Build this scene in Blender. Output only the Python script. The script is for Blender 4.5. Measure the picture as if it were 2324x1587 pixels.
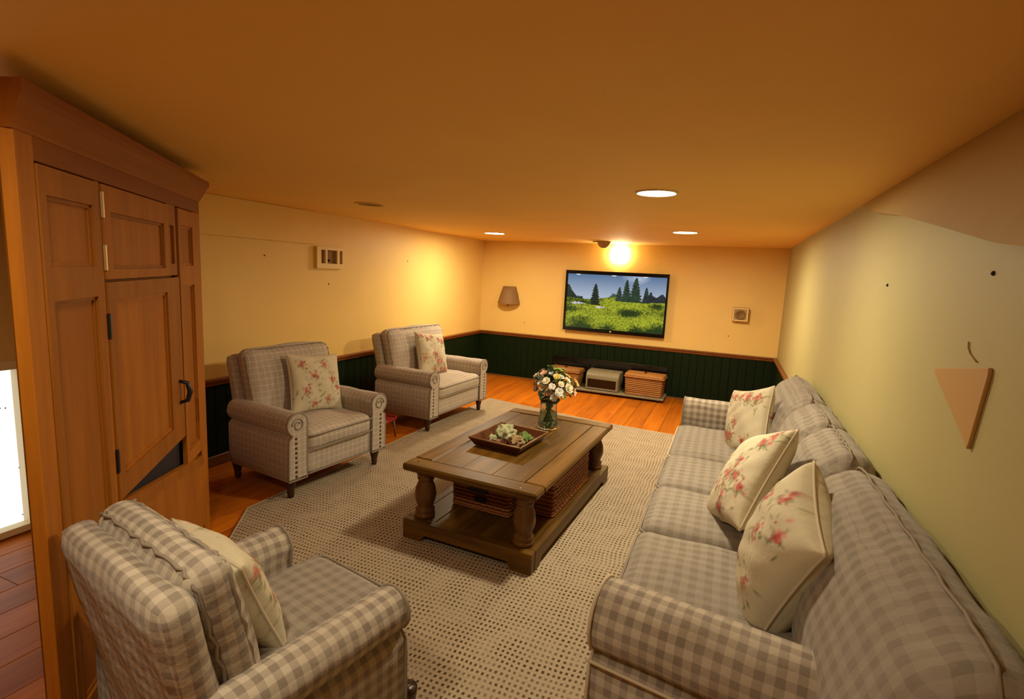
import bpy, bmesh, math, random
import numpy as np
from mathutils import Vector, Matrix
for _o in list(bpy.data.objects): bpy.data.objects.remove(_o)
scene = bpy.context.scene
C = scene.collection
random.seed(7); RNG = np.random.default_rng(7)
PI = math.pi

# ------------------------------------------------------------------ room size (metres)
H = 2.133                       # ceiling height
XL, XR, YB, YF = -3.709, 0.64, 7.671, -1.6
RAIL = 0.706

# ------------------------------------------------------------------ camera
cam = bpy.data.cameras.new('camera'); cam_o = bpy.data.objects.new('camera', cam); C.objects.link(cam_o)
cam.sensor_fit = 'HORIZONTAL'; cam.sensor_width = 36.0; cam.lens = 1193.38/2324*36.0
cam.clip_start = 0.02
_r = Vector((0.92206098, 0.38391101, 0.04915172)); _d = Vector((0.10084173, -0.11568506, -0.98815379)); _f = Vector((-0.373677, 0.91609459, -0.14538293))
cam_o.matrix_world = Matrix(((_r.x, -_d.x, -_f.x, 0), (_r.y, -_d.y, -_f.y, 0), (_r.z, -_d.z, -_f.z, 1.66), (0, 0, 0, 1)))
scene.camera = cam_o

# ------------------------------------------------------------------ world, light level, exposure
w = bpy.data.worlds.new('world'); scene.world = w; w.use_nodes = True
w.node_tree.nodes['Background'].inputs[0].default_value = (0.9, 0.75, 0.5, 1)
w.node_tree.nodes['Background'].inputs[1].default_value = 0.02
LAMP = 410.0                     # radiance of a lit ceiling lamp
LAMP_COL = (1.0, 0.88, 0.62)
WALL_LAMP = 60.0
DAYLIGHT = 1.2
scene.view_settings.view_transform = 'Standard'; scene.view_settings.look = 'None'
scene.view_settings.exposure = 0.0; scene.view_settings.gamma = 1.0
scene.view_settings.use_curve_mapping = False

# ------------------------------------------------------------------ materials
def nt(name):
    m = bpy.data.materials.new(name); m.use_nodes = True
    t = m.node_tree; b = t.nodes['Principled BSDF']
    return m, t, b
def N(t, typ, **kw):
    n = t.nodes.new(typ)
    for k, v in kw.items():
        if k == 'op': n.operation = v
        elif k.startswith('i'): n.inputs[int(k[1:])].default_value = v
        else: setattr(n, k, v)
    return n
def L(t, a, b): t.links.new(a, b)
def M(t, op, a, b=None):
    n = t.nodes.new('ShaderNodeMath'); n.operation = op
    for i, x in enumerate((a, b)):
        if x is None: continue
        if isinstance(x, (int, float)): n.inputs[i].default_value = x
        else: L(t, x, n.inputs[i])
    return n.outputs[0]
def mix(t, f, a, b):
    n = t.nodes.new('ShaderNodeMix'); n.data_type = 'RGBA'
    for i, x in ((0, f), (6, a), (7, b)):
        if isinstance(x, (int, float)): n.inputs[i].default_value = x
        elif isinstance(x, tuple): n.inputs[i].default_value = (*x, 1)
        else: L(t, x, n.inputs[i])
    return n.outputs[2]
def coords(t, kind='Object', scale=(1, 1, 1)):
    tc = t.nodes.new('ShaderNodeTexCoord'); mp = t.nodes.new('ShaderNodeMapping'); mp.inputs['Scale'].default_value = scale
    L(t, tc.outputs[kind], mp.inputs['Vector']); return mp.outputs[0]
def noise(t, vec, sc, det=3, rough=.5):
    n = t.nodes.new('ShaderNodeTexNoise'); n.inputs['Scale'].default_value = sc; n.inputs['Detail'].default_value = det; n.inputs['Roughness'].default_value = rough
    if vec is not None: L(t, vec, n.inputs['Vector'])
    return n.outputs[0]
def bump(t, b, h, st=.3, dist=.01):
    n = t.nodes.new('ShaderNodeBump'); n.inputs['Strength'].default_value = st; n.inputs['Distance'].default_value = dist
    L(t, h, n.inputs['Height']); L(t, n.outputs[0], b.inputs['Normal'])
def ramp(t, f, lo, hi):
    n = t.nodes.new('ShaderNodeMapRange'); n.inputs[1].default_value = lo; n.inputs[2].default_value = hi
    L(t, f, n.inputs[0]); return n.outputs[0]
def paint(name, c, rough=.6, var=.06, bs=.08, spec=.5):
    m, t, b = nt(name); v = coords(t)
    n1 = noise(t, v, 2.5, 4)
    L(t, mix(t, n1, tuple(x*(1-var) for x in c), tuple(min(1, x*(1+var)) for x in c)), b.inputs['Base Color'])
    b.inputs['Roughness'].default_value = rough; b.inputs['Specular IOR Level'].default_value = spec
    bump(t, b, noise(t, v, 180, 2), bs, .002)
    return m
def wood(name, c1, c2, axis='Y', rough=.4, grain=1.0, per_object=True, coat=0.0, spec=.5):
    m, t, b = nt(name)
    sc = {'X': (1.2, 14, 14), 'Y': (14, 1.2, 14), 'Z': (14, 14, 1.2)}[axis]
    v = coords(t, 'Object', tuple(s*grain for s in sc))
    if per_object:
        oi = t.nodes.new('ShaderNodeObjectInfo'); ad = t.nodes.new('ShaderNodeVectorMath'); ad.operation = 'ADD'
        cb = t.nodes.new('ShaderNodeCombineXYZ'); k = M(t, 'MULTIPLY', oi.outputs['Random'], 37.0)
        for i in range(3): L(t, k, cb.inputs[i])
        L(t, v, ad.inputs[0]); L(t, cb.outputs[0], ad.inputs[1]); v = ad.outputs[0]
    n1 = noise(t, v, 1.0, 6, .62); n2 = noise(t, v, 3.5, 3, .6)
    f = ramp(t, M(t, 'ADD', M(t, 'MULTIPLY', n1, .75), M(t, 'MULTIPLY', n2, .25)), .34, .68)
    col = mix(t, f, c1, c2)
    if per_object:
        hs = t.nodes.new('ShaderNodeHueSaturation'); L(t, col, hs.inputs['Color'])
        L(t, M(t, 'ADD', M(t, 'MULTIPLY', oi.outputs['Random'], .36), .82), hs.inputs['Value']); col = hs.outputs[0]
    L(t, col, b.inputs['Base Color']); b.inputs['Roughness'].default_value = rough
    b.inputs['Coat Weight'].default_value = coat; b.inputs['Specular IOR Level'].default_value = spec
    bump(t, b, n2, .12, .004)
    return m
def fract(t, x): return M(t, 'FRACT', x)
def gingham(name, cream, mid, dark, p=.052, sharp=True):
    m, t, b = nt(name)
    uv = t.nodes.new('ShaderNodeUVMap'); sp = t.nodes.new('ShaderNodeSeparateXYZ')
    wob = t.nodes.new('ShaderNodeVectorMath'); wob.operation = 'MULTIPLY_ADD'
    nn = t.nodes.new('ShaderNodeTexNoise'); nn.inputs['Scale'].default_value = 9; L(t, uv.outputs[0], nn.inputs['Vector'])
    wob.inputs[1].default_value = (.012, .012, 0); L(t, nn.outputs['Color'], wob.inputs[0]); L(t, uv.outputs[0], wob.inputs[2])
    L(t, wob.outputs[0], sp.inputs[0])
    st = []
    for i in (0, 1):
        f = fract(t, M(t, 'MULTIPLY', sp.outputs[i], 1/p))
        d = M(t, 'ABSOLUTE', M(t, 'SUBTRACT', f, .5))
        if sharp: st.append(ramp(t, d, .27, .23))                  # half width stripes
        else:
            thin = ramp(t, d, .055, .10)                            # thin pale lines on a grey ground
            st.append(thin)
    s = M(t, 'MULTIPLY', M(t, 'ADD', st[0], st[1]), .5)
    fade = ramp(t, noise(t, uv.outputs[0], 3.1, 3), .3, .75)
    if sharp:
        lo = mix(t, ramp(t, s, 0, .5), cream, mid); col = mix(t, ramp(t, s, .5, 1), lo, dark)
        col = mix(t, M(t, 'MULTIPLY', fade, .45), col, tuple((a+b_)/2 for a, b_ in zip(cream, mid)))
    else:
        lo = mix(t, ramp(t, s, 0, .5), cream, mid); col = mix(t, ramp(t, s, .5, 1), lo, dark)
        col = mix(t, M(t, 'MULTIPLY', fade, .55), col, mid)
    fine = noise(t, uv.outputs[0], 260, 2)
    col = mix(t, M(t, 'MULTIPLY', fine, .25), col, tuple(x*.6 for x in mid))
    L(t, col, b.inputs['Base Color']); b.inputs['Roughness'].default_value = .95; b.inputs['Specular IOR Level'].default_value = .15
    b.inputs['Sheen Weight'].default_value = .15
    fold = noise(t, uv.outputs[0], 11, 3, .5)
    bump(t, b, M(t, 'ADD', M(t, 'MULTIPLY', fine, .06), fold), .35, .02)
    return m
def plain(name, c, rough=.5, metal=0.0, spec=.5, emit=None):
    m, t, b = nt(name); b.inputs['Base Color'].default_value = (*c, 1); b.inputs['Roughness'].default_value = rough
    b.inputs['Metallic'].default_value = metal; b.inputs['Specular IOR Level'].default_value = spec
    if emit: b.inputs['Emission Color'].default_value = (*emit[0], 1); b.inputs['Emission Strength'].default_value = emit[1]
    return m
MT = {}
MT['wall'] = paint('cream wall paint', (.82, .56, .165), .55)
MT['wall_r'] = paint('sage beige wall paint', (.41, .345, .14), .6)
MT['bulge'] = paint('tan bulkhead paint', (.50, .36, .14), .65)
MT['ceil'] = paint('tan ceiling paint', (.93, .57, .145), .75)
MT['green'] = paint('dark green panelling', (.004, .012, .0015), .6, .25, .08, .15)
MT['trim'] = wood('brown trim wood', (.16, .045, .008), (.27, .085, .014), 'Y', .45)
MT['base'] = wood('baseboard wood', (.17, .06, .014), (.26, .10, .025), 'Y', .4)
MT['floor'] = wood('orange floor boards', (.34, .080, .004), (.60, .175, .006), 'Y', .42, .7, spec=.25)
MT['subfloor'] = plain('dark subfloor', (.03, .012, .004), .9)
MT['cab'] = wood('oak cabinet wood', (.27, .082, .005), (.38, .124, .008), 'Z', .55, spec=.22)
MT['cabh'] = wood('oak crown wood', (.20, .053, .004), (.27, .076, .006), 'X', .55, spec=.22)
MT['cabshade'] = plain('painted inside shade', (.012, .006, .010), .9)
MT['dark'] = plain('black iron', (.006, .006, .007), .45)
MT['brass'] = plain('hinge metal', (.75, .6, .32), .35, .8)
MT['table'] = wood('worn table wood', (.05, .024, .003), (.19, .085, .010), 'Y', .42, .8, spec=.2)
MT['tablex'] = wood('worn table end wood', (.05, .024, .003), (.175, .078, .010), 'X', .42, .8, spec=.2)
MT['tableleg'] = wood('turned leg wood', (.065, .025, .005), (.18, .075, .016), 'Z', .35, .8, spec=.3)
MT['leg'] = wood('dark chair leg wood', (.02, .006, .002), (.06, .016, .004), 'Z', .3)
MT['gingham'] = gingham('gingham upholstery', (.53, .45, .35), (.37, .305, .235), (.205, .162, .126))
MT['softcheck'] = gingham('faded check upholstery', (.315, .268, .212), (.265, .222, .174), (.195, .160, .124), .058)
MT['plaid'] = gingham('windowpane upholstery', (.74, .63, .50), (.53, .445, .35), (.39, .315, .245), .046, False)
MT['piping'] = plain('taupe piping', (.27, .218, .165), .9, 0, .1)
MT['welt'] = plain('pale piping', (.55, .45, .32), .9, 0, .1)
def attr_mat(name, rough=.9, emit=0.0):
    m, t, b = nt(name); a = t.nodes.new('ShaderNodeVertexColor'); a.layer_name = 'Col'
    b.inputs['Roughness'].default_value = rough; b.inputs['Specular IOR Level'].default_value = .2
    if emit:
        b.inputs['Base Color'].default_value = (0.01, 0.01, 0.01, 1); b.inputs['Specular IOR Level'].default_value = .5
        L(t, a.outputs[0], b.inputs['Emission Color']); b.inputs['Emission Strength'].default_value = emit
    else:
        v = coords(t); fine = noise(t, v, 160, 2)
        L(t, mix(t, M(t, 'MULTIPLY', fine, .22), a.outputs[0], (.25, .2, .12)), b.inputs['Base Color'])
        bump(t, b, M(t, 'ADD', noise(t, v, 13, 3), M(t, 'MULTIPLY', fine, .08)), .3, .015)
    return m
MT['floral'] = attr_mat('floral linen')
MT['screen'] = attr_mat('television picture', .12, .85)
def rug_mat():
    m, t, b = nt('woven rug'); v = coords(t, 'Object')
    wob = t.nodes.new('ShaderNodeVectorMath'); wob.operation = 'MULTIPLY_ADD'
    nn = t.nodes.new('ShaderNodeTexNoise'); nn.inputs['Scale'].default_value = 3.2; nn.inputs['Detail'].default_value = 2; L(t, v, nn.inputs['Vector'])
    wob.inputs[1].default_value = (.06, .06, 0); L(t, nn.outputs['Color'], wob.inputs[0]); L(t, v, wob.inputs[2])
    sp = t.nodes.new('ShaderNodeSeparateXYZ'); L(t, wob.outputs[0], sp.inputs[0])
    px, py = .024, .031
    dx = M(t, 'ABSOLUTE', M(t, 'SUBTRACT', fract(t, M(t, 'MULTIPLY', sp.outputs[0], 1/px)), .5))
    dy = M(t, 'ABSOLUTE', M(t, 'SUBTRACT', fract(t, M(t, 'MULTIPLY', sp.outputs[1], 1/py)), .5))
    hole = M(t, 'MULTIPLY', ramp(t, dx, .25, .18), ramp(t, dy, .26, .19))
    vary = ramp(t, noise(t, v, 9, 3), .34, .58)
    hole = M(t, 'MULTIPLY', hole, M(t, 'ADD', M(t, 'MULTIPLY', vary, .6), .4))
    yarn = noise(t, coords(t, 'Object', (60, 300, 60)), 1, 3)
    base = mix(t, ramp(t, yarn, .3, .7), (.325, .247, .16), (.44, .345, .235))
    col = mix(t, hole, base, (.075, .045, .018))
    L(t, col, b.inputs['Base Color']); b.inputs['Roughness'].default_value = .95; b.inputs['Specular IOR Level'].default_value = .1
    bump(t, b, M(t, 'SUBTRACT', M(t, 'MULTIPLY', yarn, .25), hole), .6, .008)
    return m
MT['rug'] = rug_mat()
MT['rugedge'] = paint('rug binding', (.42, .33, .22), .95, .1)
MT['wicker'] = wood('honey wicker', (.22, .085, .018), (.47, .22, .055), 'X', .55, 1.5)
MT['wickerd'] = wood('brown wicker', (.18, .055, .014), (.42, .15, .04), 'X', .5, 1.5)
MT['tray'] = wood('red brown tray wood', (.045, .012, .004), (.15, .045, .013), 'X', .35)
MT['trayrim'] = plain('worn tray rim', (.22, .10, .028), .4)
MT['grey'] = paint('grey olive enamel', (.22, .19, .11), .45, .2)
MT['black'] = plain('black gloss', (.004, .004, .004), .15)
MT['shade'] = paint('brown lamp shade', (.24, .13, .045), .7, .1)
MT['speaker'] = paint('tan speaker case', (.40, .25, .09), .6, .1)
MT['speakerd'] = paint('brown speaker cone', (.22, .12, .035), .6, .1)
MT['vent'] = paint('cream vent frame', (.80, .58, .22), .5)
MT['ventd'] = paint('brown vent inside', (.22, .10, .02), .7)
MT['plaque'] = paint('tan wall plaque', (.46, .25, .065), .65, .05)
MT['red'] = plain('red lacquer', (.28, .018, .010), .3)
def lamp_mat(k): return plain('lit ceiling lamp', (.9, .9, .9), .5, emit=(LAMP_COL, LAMP*k))
MT['walllamp'] = plain('lit wall lamp', (.9, .9, .9), .5, emit=((1, .82, .46), WALL_LAMP))
MT['lamprim'] = plain('lamp trim ring', (.75, .62, .40), .5)
MT['jamb'] = paint('cream jamb', (.80, .66, .38), .5)
def glass_mat():
    m, t, b = nt('clear vase glass'); b.inputs['Base Color'].default_value = (.93, .98, .93, 1); b.inputs['Roughness'].default_value = .03
    b.inputs['Transmission Weight'].default_value = 1.0; b.inputs['IOR'].default_value = 1.45
    v = coords(t); bump(t, b, noise(t, v, 38, 2), .5, .012); return m
MT['glass'] = glass_mat()
def water_mat():
    m, t, b = nt('vase water'); b.inputs['Base Color'].default_value = (.62, .78, .55, 1); b.inputs['Roughness'].default_value = .02
    b.inputs['Transmission Weight'].default_value = 1.0; b.inputs['IOR'].default_value = 1.33; return m
MT['water'] = water_mat()
MT['pebble'] = plain('pale highlight pebble', (.62, .68, .58), .15)
def pane_mat():
    m, t, b = nt('daylight glass'); v = coords(t, 'Object')
    vo = t.nodes.new('ShaderNodeTexVoronoi'); vo.inputs['Scale'].default_value = 22; L(t, v, vo.inputs['Vector'])
    sp = ramp(t, vo.outputs['Distance'], .075, .11)
    sel = ramp(t, noise(t, v, 9, 2), .47, .5)
    f = M(t, 'MAXIMUM', sp, M(t, 'SUBTRACT', 1.0, sel))
    b.inputs['Base Color'].default_value = (.05, .05, .04, 1)
    L(t, mix(t, f, (.03, .025, .008), (1, .985, .93)), b.inputs['Emission Color']); b.inputs['Emission Strength'].default_value = DAYLIGHT
    b.inputs['Roughness'].default_value = .1
    return m
MT['pane'] = pane_mat()
PETALS = {k: plain('petal ' + k, c, .7, 0, .2) for k, c in dict(white=(.78, .72, .62), cream=(.76, .66, .44), blush=(.70, .44, .32), lilac=(.60, .55, .62), yellow=(.68, .52, .16), peach=(.62, .36, .14), green=(.36, .46, .10)).items()}
MT['leaf'] = paint('green leaf', (.12, .22, .035), .5, .5)
MT['leafd'] = paint('deep green leaf', (.03, .075, .018), .5, .5)
MT['stem'] = plain('green stem', (.06, .13, .03), .5)
MT['moss'] = paint('pale moss', (.42, .43, .24), .95, .5)
MT['mossg'] = paint('green moss', (.13, .20, .045), .95, .5)
MT['husk'] = paint('tan husk', (.30, .20, .09), .95, .5)
MT['petalr'] = paint('dried red petals', (.12, .025, .010), .9, .6)

# ------------------------------------------------------------------ mesh helpers
def link(o, parent=None):
    C.objects.link(o)
    if parent is not None: o.parent = parent
    return o
def obj(name, verts, faces, mat, parent=None, smooth=False, uvs=None, loc=None, rot=None):
    me = bpy.data.meshes.new(name); me.from_pydata([tuple(v) for v in verts], [], faces); me.update()
    if isinstance(mat, str): mat = MT[mat]
    me.materials.append(mat)
    if smooth: me.polygons.foreach_set('use_smooth', [True]*len(me.polygons))
    if uvs is not None:
        l = me.uv_layers.new(name='UVMap'); vi = np.empty(len(me.loops), dtype=np.int32); me.loops.foreach_get('vertex_index', vi)
        l.data.foreach_set('uv', np.asarray(uvs, dtype=np.float32)[vi].ravel())
    o = bpy.data.objects.new(name, me); link(o, parent)
    if loc is not None: o.location = loc
    if rot is not None: o.rotation_euler = rot
    return o
def box_uv(o, off=(0, 0, 0)):
    me = o.data; l = me.uv_layers.get('UVMap') or me.uv_layers.new(name='UVMap')
    for p in me.polygons:
        n = p.normal; a = max(range(3), key=lambda i: abs(n[i])*(1.0 if i != 2 else 1.05))
        for li in p.loop_indices:
            c = me.vertices[me.loops[li].vertex_index].co
            l.data[li].uv = ((c.y+off[1], c.z+off[2]), (c.x+off[0], c.z+off[2]), (c.x+off[0], c.y+off[1]))[a]
def bm_obj(name, bm, mat, parent=None, smooth=False):
    me = bpy.data.meshes.new(name); bm.to_mesh(me); bm.free()
    me.materials.append(MT[mat] if isinstance(mat, str) else mat)
    if smooth: me.polygons.foreach_set('use_smooth', [True]*len(me.polygons))
    return link(bpy.data.objects.new(name, me), parent)
def box(name, lo, hi, mat, parent=None, bev=0.0, seg=1, smooth=False):
    bm = bmesh.new(); bmesh.ops.create_cube(bm, size=1)
    s = [hi[i]-lo[i] for i in range(3)]; c = [(hi[i]+lo[i])/2 for i in range(3)]
    for v in bm.verts: v.co = Vector((v.co.x*s[0]+c[0], v.co.y*s[1]+c[1], v.co.z*s[2]+c[2]))
    if bev: bmesh.ops.bevel(bm, geom=bm.edges[:], offset=min(bev, min(s)*.45), segments=seg, profile=.5, affect='EDGES')
    return bm_obj(name, bm, mat, parent, smooth)
def prism(name, poly, z0, z1, mat, parent=None, axis='Z', bev=0.0):
    """polygon (2D, ccw) extruded; axis Z: (x,y)->z ; axis Y: (x,z)->y ; axis X: (y,z)->x"""
    n = len(poly); f = {'Z': lambda a, b, h: (a, b, h), 'Y': lambda a, b, h: (a, h, b), 'X': lambda a, b, h: (h, a, b)}[axis]
    vs = [f(a, b, z0) for a, b in poly]+[f(a, b, z1) for a, b in poly]
    fs = [tuple(range(n))[::-1], tuple(range(n, 2*n))]+[(i, (i+1) % n, n+(i+1) % n, n+i) for i in range(n)]
    bm = bmesh.new(); bv = [bm.verts.new(v) for v in vs]
    for q in fs: bm.faces.new([bv[i] for i in q])
    bmesh.ops.recalc_face_normals(bm, faces=bm.faces[:])
    if bev: bmesh.ops.bevel(bm, geom=bm.edges[:], offset=bev, segments=1, affect='EDGES')
    return bm_obj(name, bm, mat, parent)
def lathe(name, prof, mat, parent=None, n=20, loc=None, cap=True, half=False):
    vs, fs = [], []; tot = PI if half else 2*PI; m = n+1 if half else n
    for r, z in prof:
        for k in range(m):
            a = tot*k/n; vs.append((r*math.cos(a), r*math.sin(a), z))
    for i in range(len(prof)-1):
        for k in range(n):
            a, b = i*m+k, i*m+(k+1) % m; fs.append((a, b, b+m, a+m))
    if cap:
        if prof[0][0] > 1e-4: fs.append(tuple(range(m))[::-1])
        if prof[-1][0] > 1e-4: fs.append(tuple(range((len(prof)-1)*m, len(prof)*m)))
    o = obj(name, vs, fs, mat, parent, True, loc=loc)
    return o
def tube(name, pts, r, mat, parent=None, n=6, closed=False, smooth=True):
    P = [Vector(p) for p in pts]; K = len(P); vs, fs = [], []
    up = None
    for i, p in enumerate(P):
        a = P[(i-1) % K] if (closed or i > 0) else p; b = P[(i+1) % K] if (closed or i < K-1) else p
        tn = (b-a); tn = tn.normalized() if tn.length > 1e-9 else Vector((0, 0, 1))
        if up is None:
            up = Vector((0, 0, 1)) if abs(tn.z) < .9 else Vector((1, 0, 0))
        s = tn.cross(up)
        if s.length < 1e-4: s = tn.cross(Vector((1, 0, 0)))
        s.normalize(); up = s.cross(tn).normalized()
        rr = r[i] if isinstance(r, (list, tuple)) else r
        for k in range(n):
            an = 2*PI*k/n; vs.append(p+(s*math.cos(an)+up*math.sin(an))*rr)
    for i in range(K if closed else K-1):
        j = (i+1) % K
        for k in range(n): fs.append((i*n+k, i*n+(k+1) % n, j*n+(k+1) % n, j*n+k))
    if not closed: fs.append(tuple(range(n))[::-1]); fs.append(tuple(range((K-1)*n, K*n)))
    return obj(name, vs, fs, mat, parent, smooth)
def grid_box(nx, ny, nz):
    """surface of a cube [-1,1]^3 as a connected grid"""
    idx, vs, fs = {}, [], []
    def vid(i, j, k):
        key = (i, j, k)
        if key not in idx: idx[key] = len(vs); vs.append((2*i/nx-1, 2*j/ny-1, 2*k/nz-1))
        return idx[key]
    for i in range(nx):
        for j in range(ny):
            fs.append((vid(i, j, 0), vid(i, j+1, 0), vid(i+1, j+1, 0), vid(i+1, j, 0)))
            fs.append((vid(i, j, nz), vid(i+1, j, nz), vid(i+1, j+1, nz), vid(i, j+1, nz)))
    for i in range(nx):
        for k in range(nz):
            fs.append((vid(i, 0, k), vid(i+1, 0, k), vid(i+1, 0, k+1), vid(i, 0, k+1)))
            fs.append((vid(i, ny, k), vid(i, ny, k+1), vid(i+1, ny, k+1), vid(i+1, ny, k)))
    for j in range(ny):
        for k in range(nz):
            fs.append((vid(0, j, k), vid(0, j, k+1), vid(0, j+1, k+1), vid(0, j+1, k)))
            fs.append((vid(nx, j, k), vid(nx, j+1, k), vid(nx, j+1, k+1), vid(nx, j, k+1)))
    return np.array(vs), fs
def cushion(name, size, r, mat, parent=None, bulge=(0, 0, 0), n=(14, 14, 7), loc=(0, 0, 0), rot=(0, 0, 0), warp=None, lump=.004, seed=0):
    """soft rounded block; bulge swells the faces along each axis"""
    v, fs = grid_box(*n); h = np.array(size)/2; r = min(r, *(h*.98))
    q = v*h; inner = np.clip(q, -(h-r), h-r); d = q-inner; ln = np.linalg.norm(d, axis=1, keepdims=True)
    # push the shell corners to radius r
    q = np.where(ln > 1e-9, inner+d/np.maximum(ln, 1e-9)*r*np.minimum(1, np.max(np.abs(d), axis=1, keepdims=True)/r+0*ln), q)
    for a in range(3):
        o1, o2 = [i for i in range(3) if i != a]
        q[:, a] += np.sign(v[:, a])*np.abs(v[:, a])**2*bulge[a]*(1-v[:, o1]**2)*(1-v[:, o2]**2)
    if lump:
        s = seed*1.7
        q[:, 2] += lump*(np.sin(q[:, 0]*17+s)*np.cos(q[:, 1]*13+2*s)+.6*np.sin(q[:, 1]*29+q[:, 0]*11+s))
        q[:, 1] += lump*.7*np.sin(q[:, 0]*21+q[:, 2]*15+s)
    if warp: q = warp(q, v)
    o = obj(name, q, fs, mat, parent, True, loc=loc, rot=rot); box_uv(o, (seed*.013, seed*.007, 0)); return o
def rrect(w_, d_, r, n=6, z=0.0):
    out = []
    for cx, cy, a0 in ((w_/2-r, d_/2-r, 0), (-w_/2+r, d_/2-r, PI/2), (-w_/2+r, -d_/2+r, PI), (w_/2-r, -d_/2+r, 1.5*PI)):
        for k in range(n+1):
            a = a0+PI/2*k/n; out.append((cx+r*math.cos(a), cy+r*math.sin(a), z))
    return out
def dense(pts, closed=True, step=.04):
    out = []; K = len(pts)
    for i in range(K if closed else K-1):
        a, b = Vector(pts[i]), Vector(pts[(i+1) % K]); m = max(1, int((b-a).length/step))
        for k in range(m): out.append(a.lerp(b, k/m))
    if not closed: out.append(Vector(pts[-1]))
    return out
def frame(name, xs, zs, holes, y0, y1, mat, parent=None, plane='XZ'):
    """flat board with rectangular openings as one connected solid; xs, zs are cut lines, holes are (i,k) cells"""
    nx, nz = len(xs), len(zs); cell = lambda i, k: 0 <= i < nx-1 and 0 <= k < nz-1 and (i, k) not in holes
    idx, vs, fs = {}, [], []
    def vid(i, k, s):
        if (i, k, s) not in idx:
            idx[(i, k, s)] = len(vs); y = y1 if s else y0
            vs.append((xs[i], y, zs[k]) if plane == 'XZ' else (y, xs[i], zs[k]) if plane == 'YZ' else (xs[i], zs[k], y))
        return idx[(i, k, s)]
    for i in range(nx-1):
        for k in range(nz-1):
            if not cell(i, k): continue
            for s in (0, 1):
                q = (vid(i, k, s), vid(i+1, k, s), vid(i+1, k+1, s), vid(i, k+1, s)); fs.append(q if s == 0 else q[::-1])
            for (di, dk, a, b) in ((-1, 0, (i, k+1), (i, k)), (1, 0, (i+1, k), (i+1, k+1)), (0, -1, (i, k), (i+1, k)), (0, 1, (i+1, k+1), (i, k+1))):
                if not cell(i+di, k+dk): fs.append((vid(*a, 0), vid(*a, 1), vid(*b, 1), vid(*b, 0)))
    o = obj(name, vs, fs, mat, parent)
    bm = bmesh.new(); bm.from_mesh(o.data); bmesh.ops.recalc_face_normals(bm, faces=bm.faces[:]); bm.to_mesh(o.data); bm.free()
    return o
def thing(name, label, cat, loc=(0, 0, 0), rotz=0.0, group=None):
    o = bpy.data.objects.new(name, None); o.empty_display_size = .1; C.objects.link(o)
    o.location = loc; o.rotation_euler = (0, 0, rotz); return tag(o, label, cat, group)
def tag(o, label, cat, group=None):
    o['label'] = label; o['category'] = cat
    if group: o['group'] = group
    return o
def struct(o, label=None):
    o['kind'] = 'structure'
    if label: o['label'] = label
    return o

# ------------------------------------------------------------------ the room shell
fl = struct(box('floor', (XL-.1, YF-.1, -.12), (XR+.1, YB+.1, -.018), 'subfloor'), 'orange wooden plank floor')
pw = .195; nplank = int(math.ceil((XR-XL)/pw))
for i in range(nplank):
    x0 = XL+i*pw; x1 = min(XR, x0+pw); y = YF-random.uniform(0, 1.5)
    while y < YB:
        ln = random.uniform(1.9, 2.9); a, b = max(YF, y), min(YB, y+ln)
        if b-a > .02: box('plank', (x0+.0015, a+.0015, -.018), (x1-.0015, b-.0015, random.uniform(-.0012, .0004)), 'floor', fl, .002)
        y += ln
ce = struct(box('ceiling', (XL-.1, YF-.1, H), (XR+.1, YB+.1, H+.1), 'ceil'), 'tan painted ceiling')
wb = struct(box('wall_back', (XL-.1, YB, -.02), (XR+.1, YB+.1, H), 'wall'), 'cream back wall over dark green boards')
WY0, WY1, WZ1 = .72, 1.66, 1.0
wl = struct(frame('wall_left', [YF, WY0, WY1, YB], [-.02, .012, WZ1, H], {(1, 1)}, XL, XL-.1, 'wall', None, 'YZ'), 'cream left wall over dark boards')
wr = struct(box('wall_right', (XR, YF, -.02), (XR+.1, YB, H), 'wall_r'), 'sage beige right wall')
wf = struct(box('wall_front', (XL-.1, YF-.1, -.02), (XR+.1, YF, H), 'wall'), 'cream wall behind the viewer')
box('panel_backing', (XL, YB-.004, 0), (XR, YB+.001, RAIL-.02), 'green', wb)
box('panel_backing', (XL-.001, 1.93, 0), (XL+.004, YB, RAIL-.02), 'green', wl)
box('panel_backing', (XR-.004, 4.9, 0), (XR+.001, YB, RAIL-.02), 'green', wr)
# dark green boards under the rail, each its own piece
bwid = .105
k = 0; x = XL+.012
while x < XR-.02:
    x1 = min(XR-.001, x+bwid); box('board', (x+.001, YB-.014-(k % 3)*.0006, .0), (x1-.001, YB+.002, RAIL-.02), 'green', wb, .004); x = x1; k += 1
y = 1.93; k = 0
while y < YB-.02:
    y1 = min(YB-.015, y+bwid); box('board', (XL-.002, y+.001, .0), (XL+.012+(k % 3)*.0006, y1-.001, RAIL-.02), 'green', wl, .004); y = y1; k += 1
y = 4.9; k = 0
while y < YB-.02:
    y1 = min(YB-.015, y+bwid); box('board', (XR-.014, y+.001, .0), (XR+.002, y1-.001, RAIL-.02), 'green', wr, .004); y = y1; k += 1
rail = [(0, RAIL-.045), (.03, RAIL-.045), (.038, RAIL-.02), (.05, RAIL-.01), (.05, RAIL+.004), (.0, RAIL+.006)]
struct(prism('trim_1', [(XL-.001+a, b) for a, b in rail], 1.93, YB-.001, 'trim', axis='Y'), 'brown chair rail along the left wall')
o = struct(prism('trim_2', [(YB+.001-a, b) for a, b in rail], XL+.001, XR-.001, 'trim', axis='X'), 'brown chair rail along the back wall')
struct(prism('trim_3', [(XR+.001-a, b) for a, b in rail], 4.9, YB-.001, 'trim', axis='Y'), 'brown chair rail behind the sofa')
struct(box('baseboard_left', (XL, 1.93, 0), (XL+.026, YB-.026, .085), 'base', None, .006), 'low wooden baseboard on the left wall')
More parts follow.
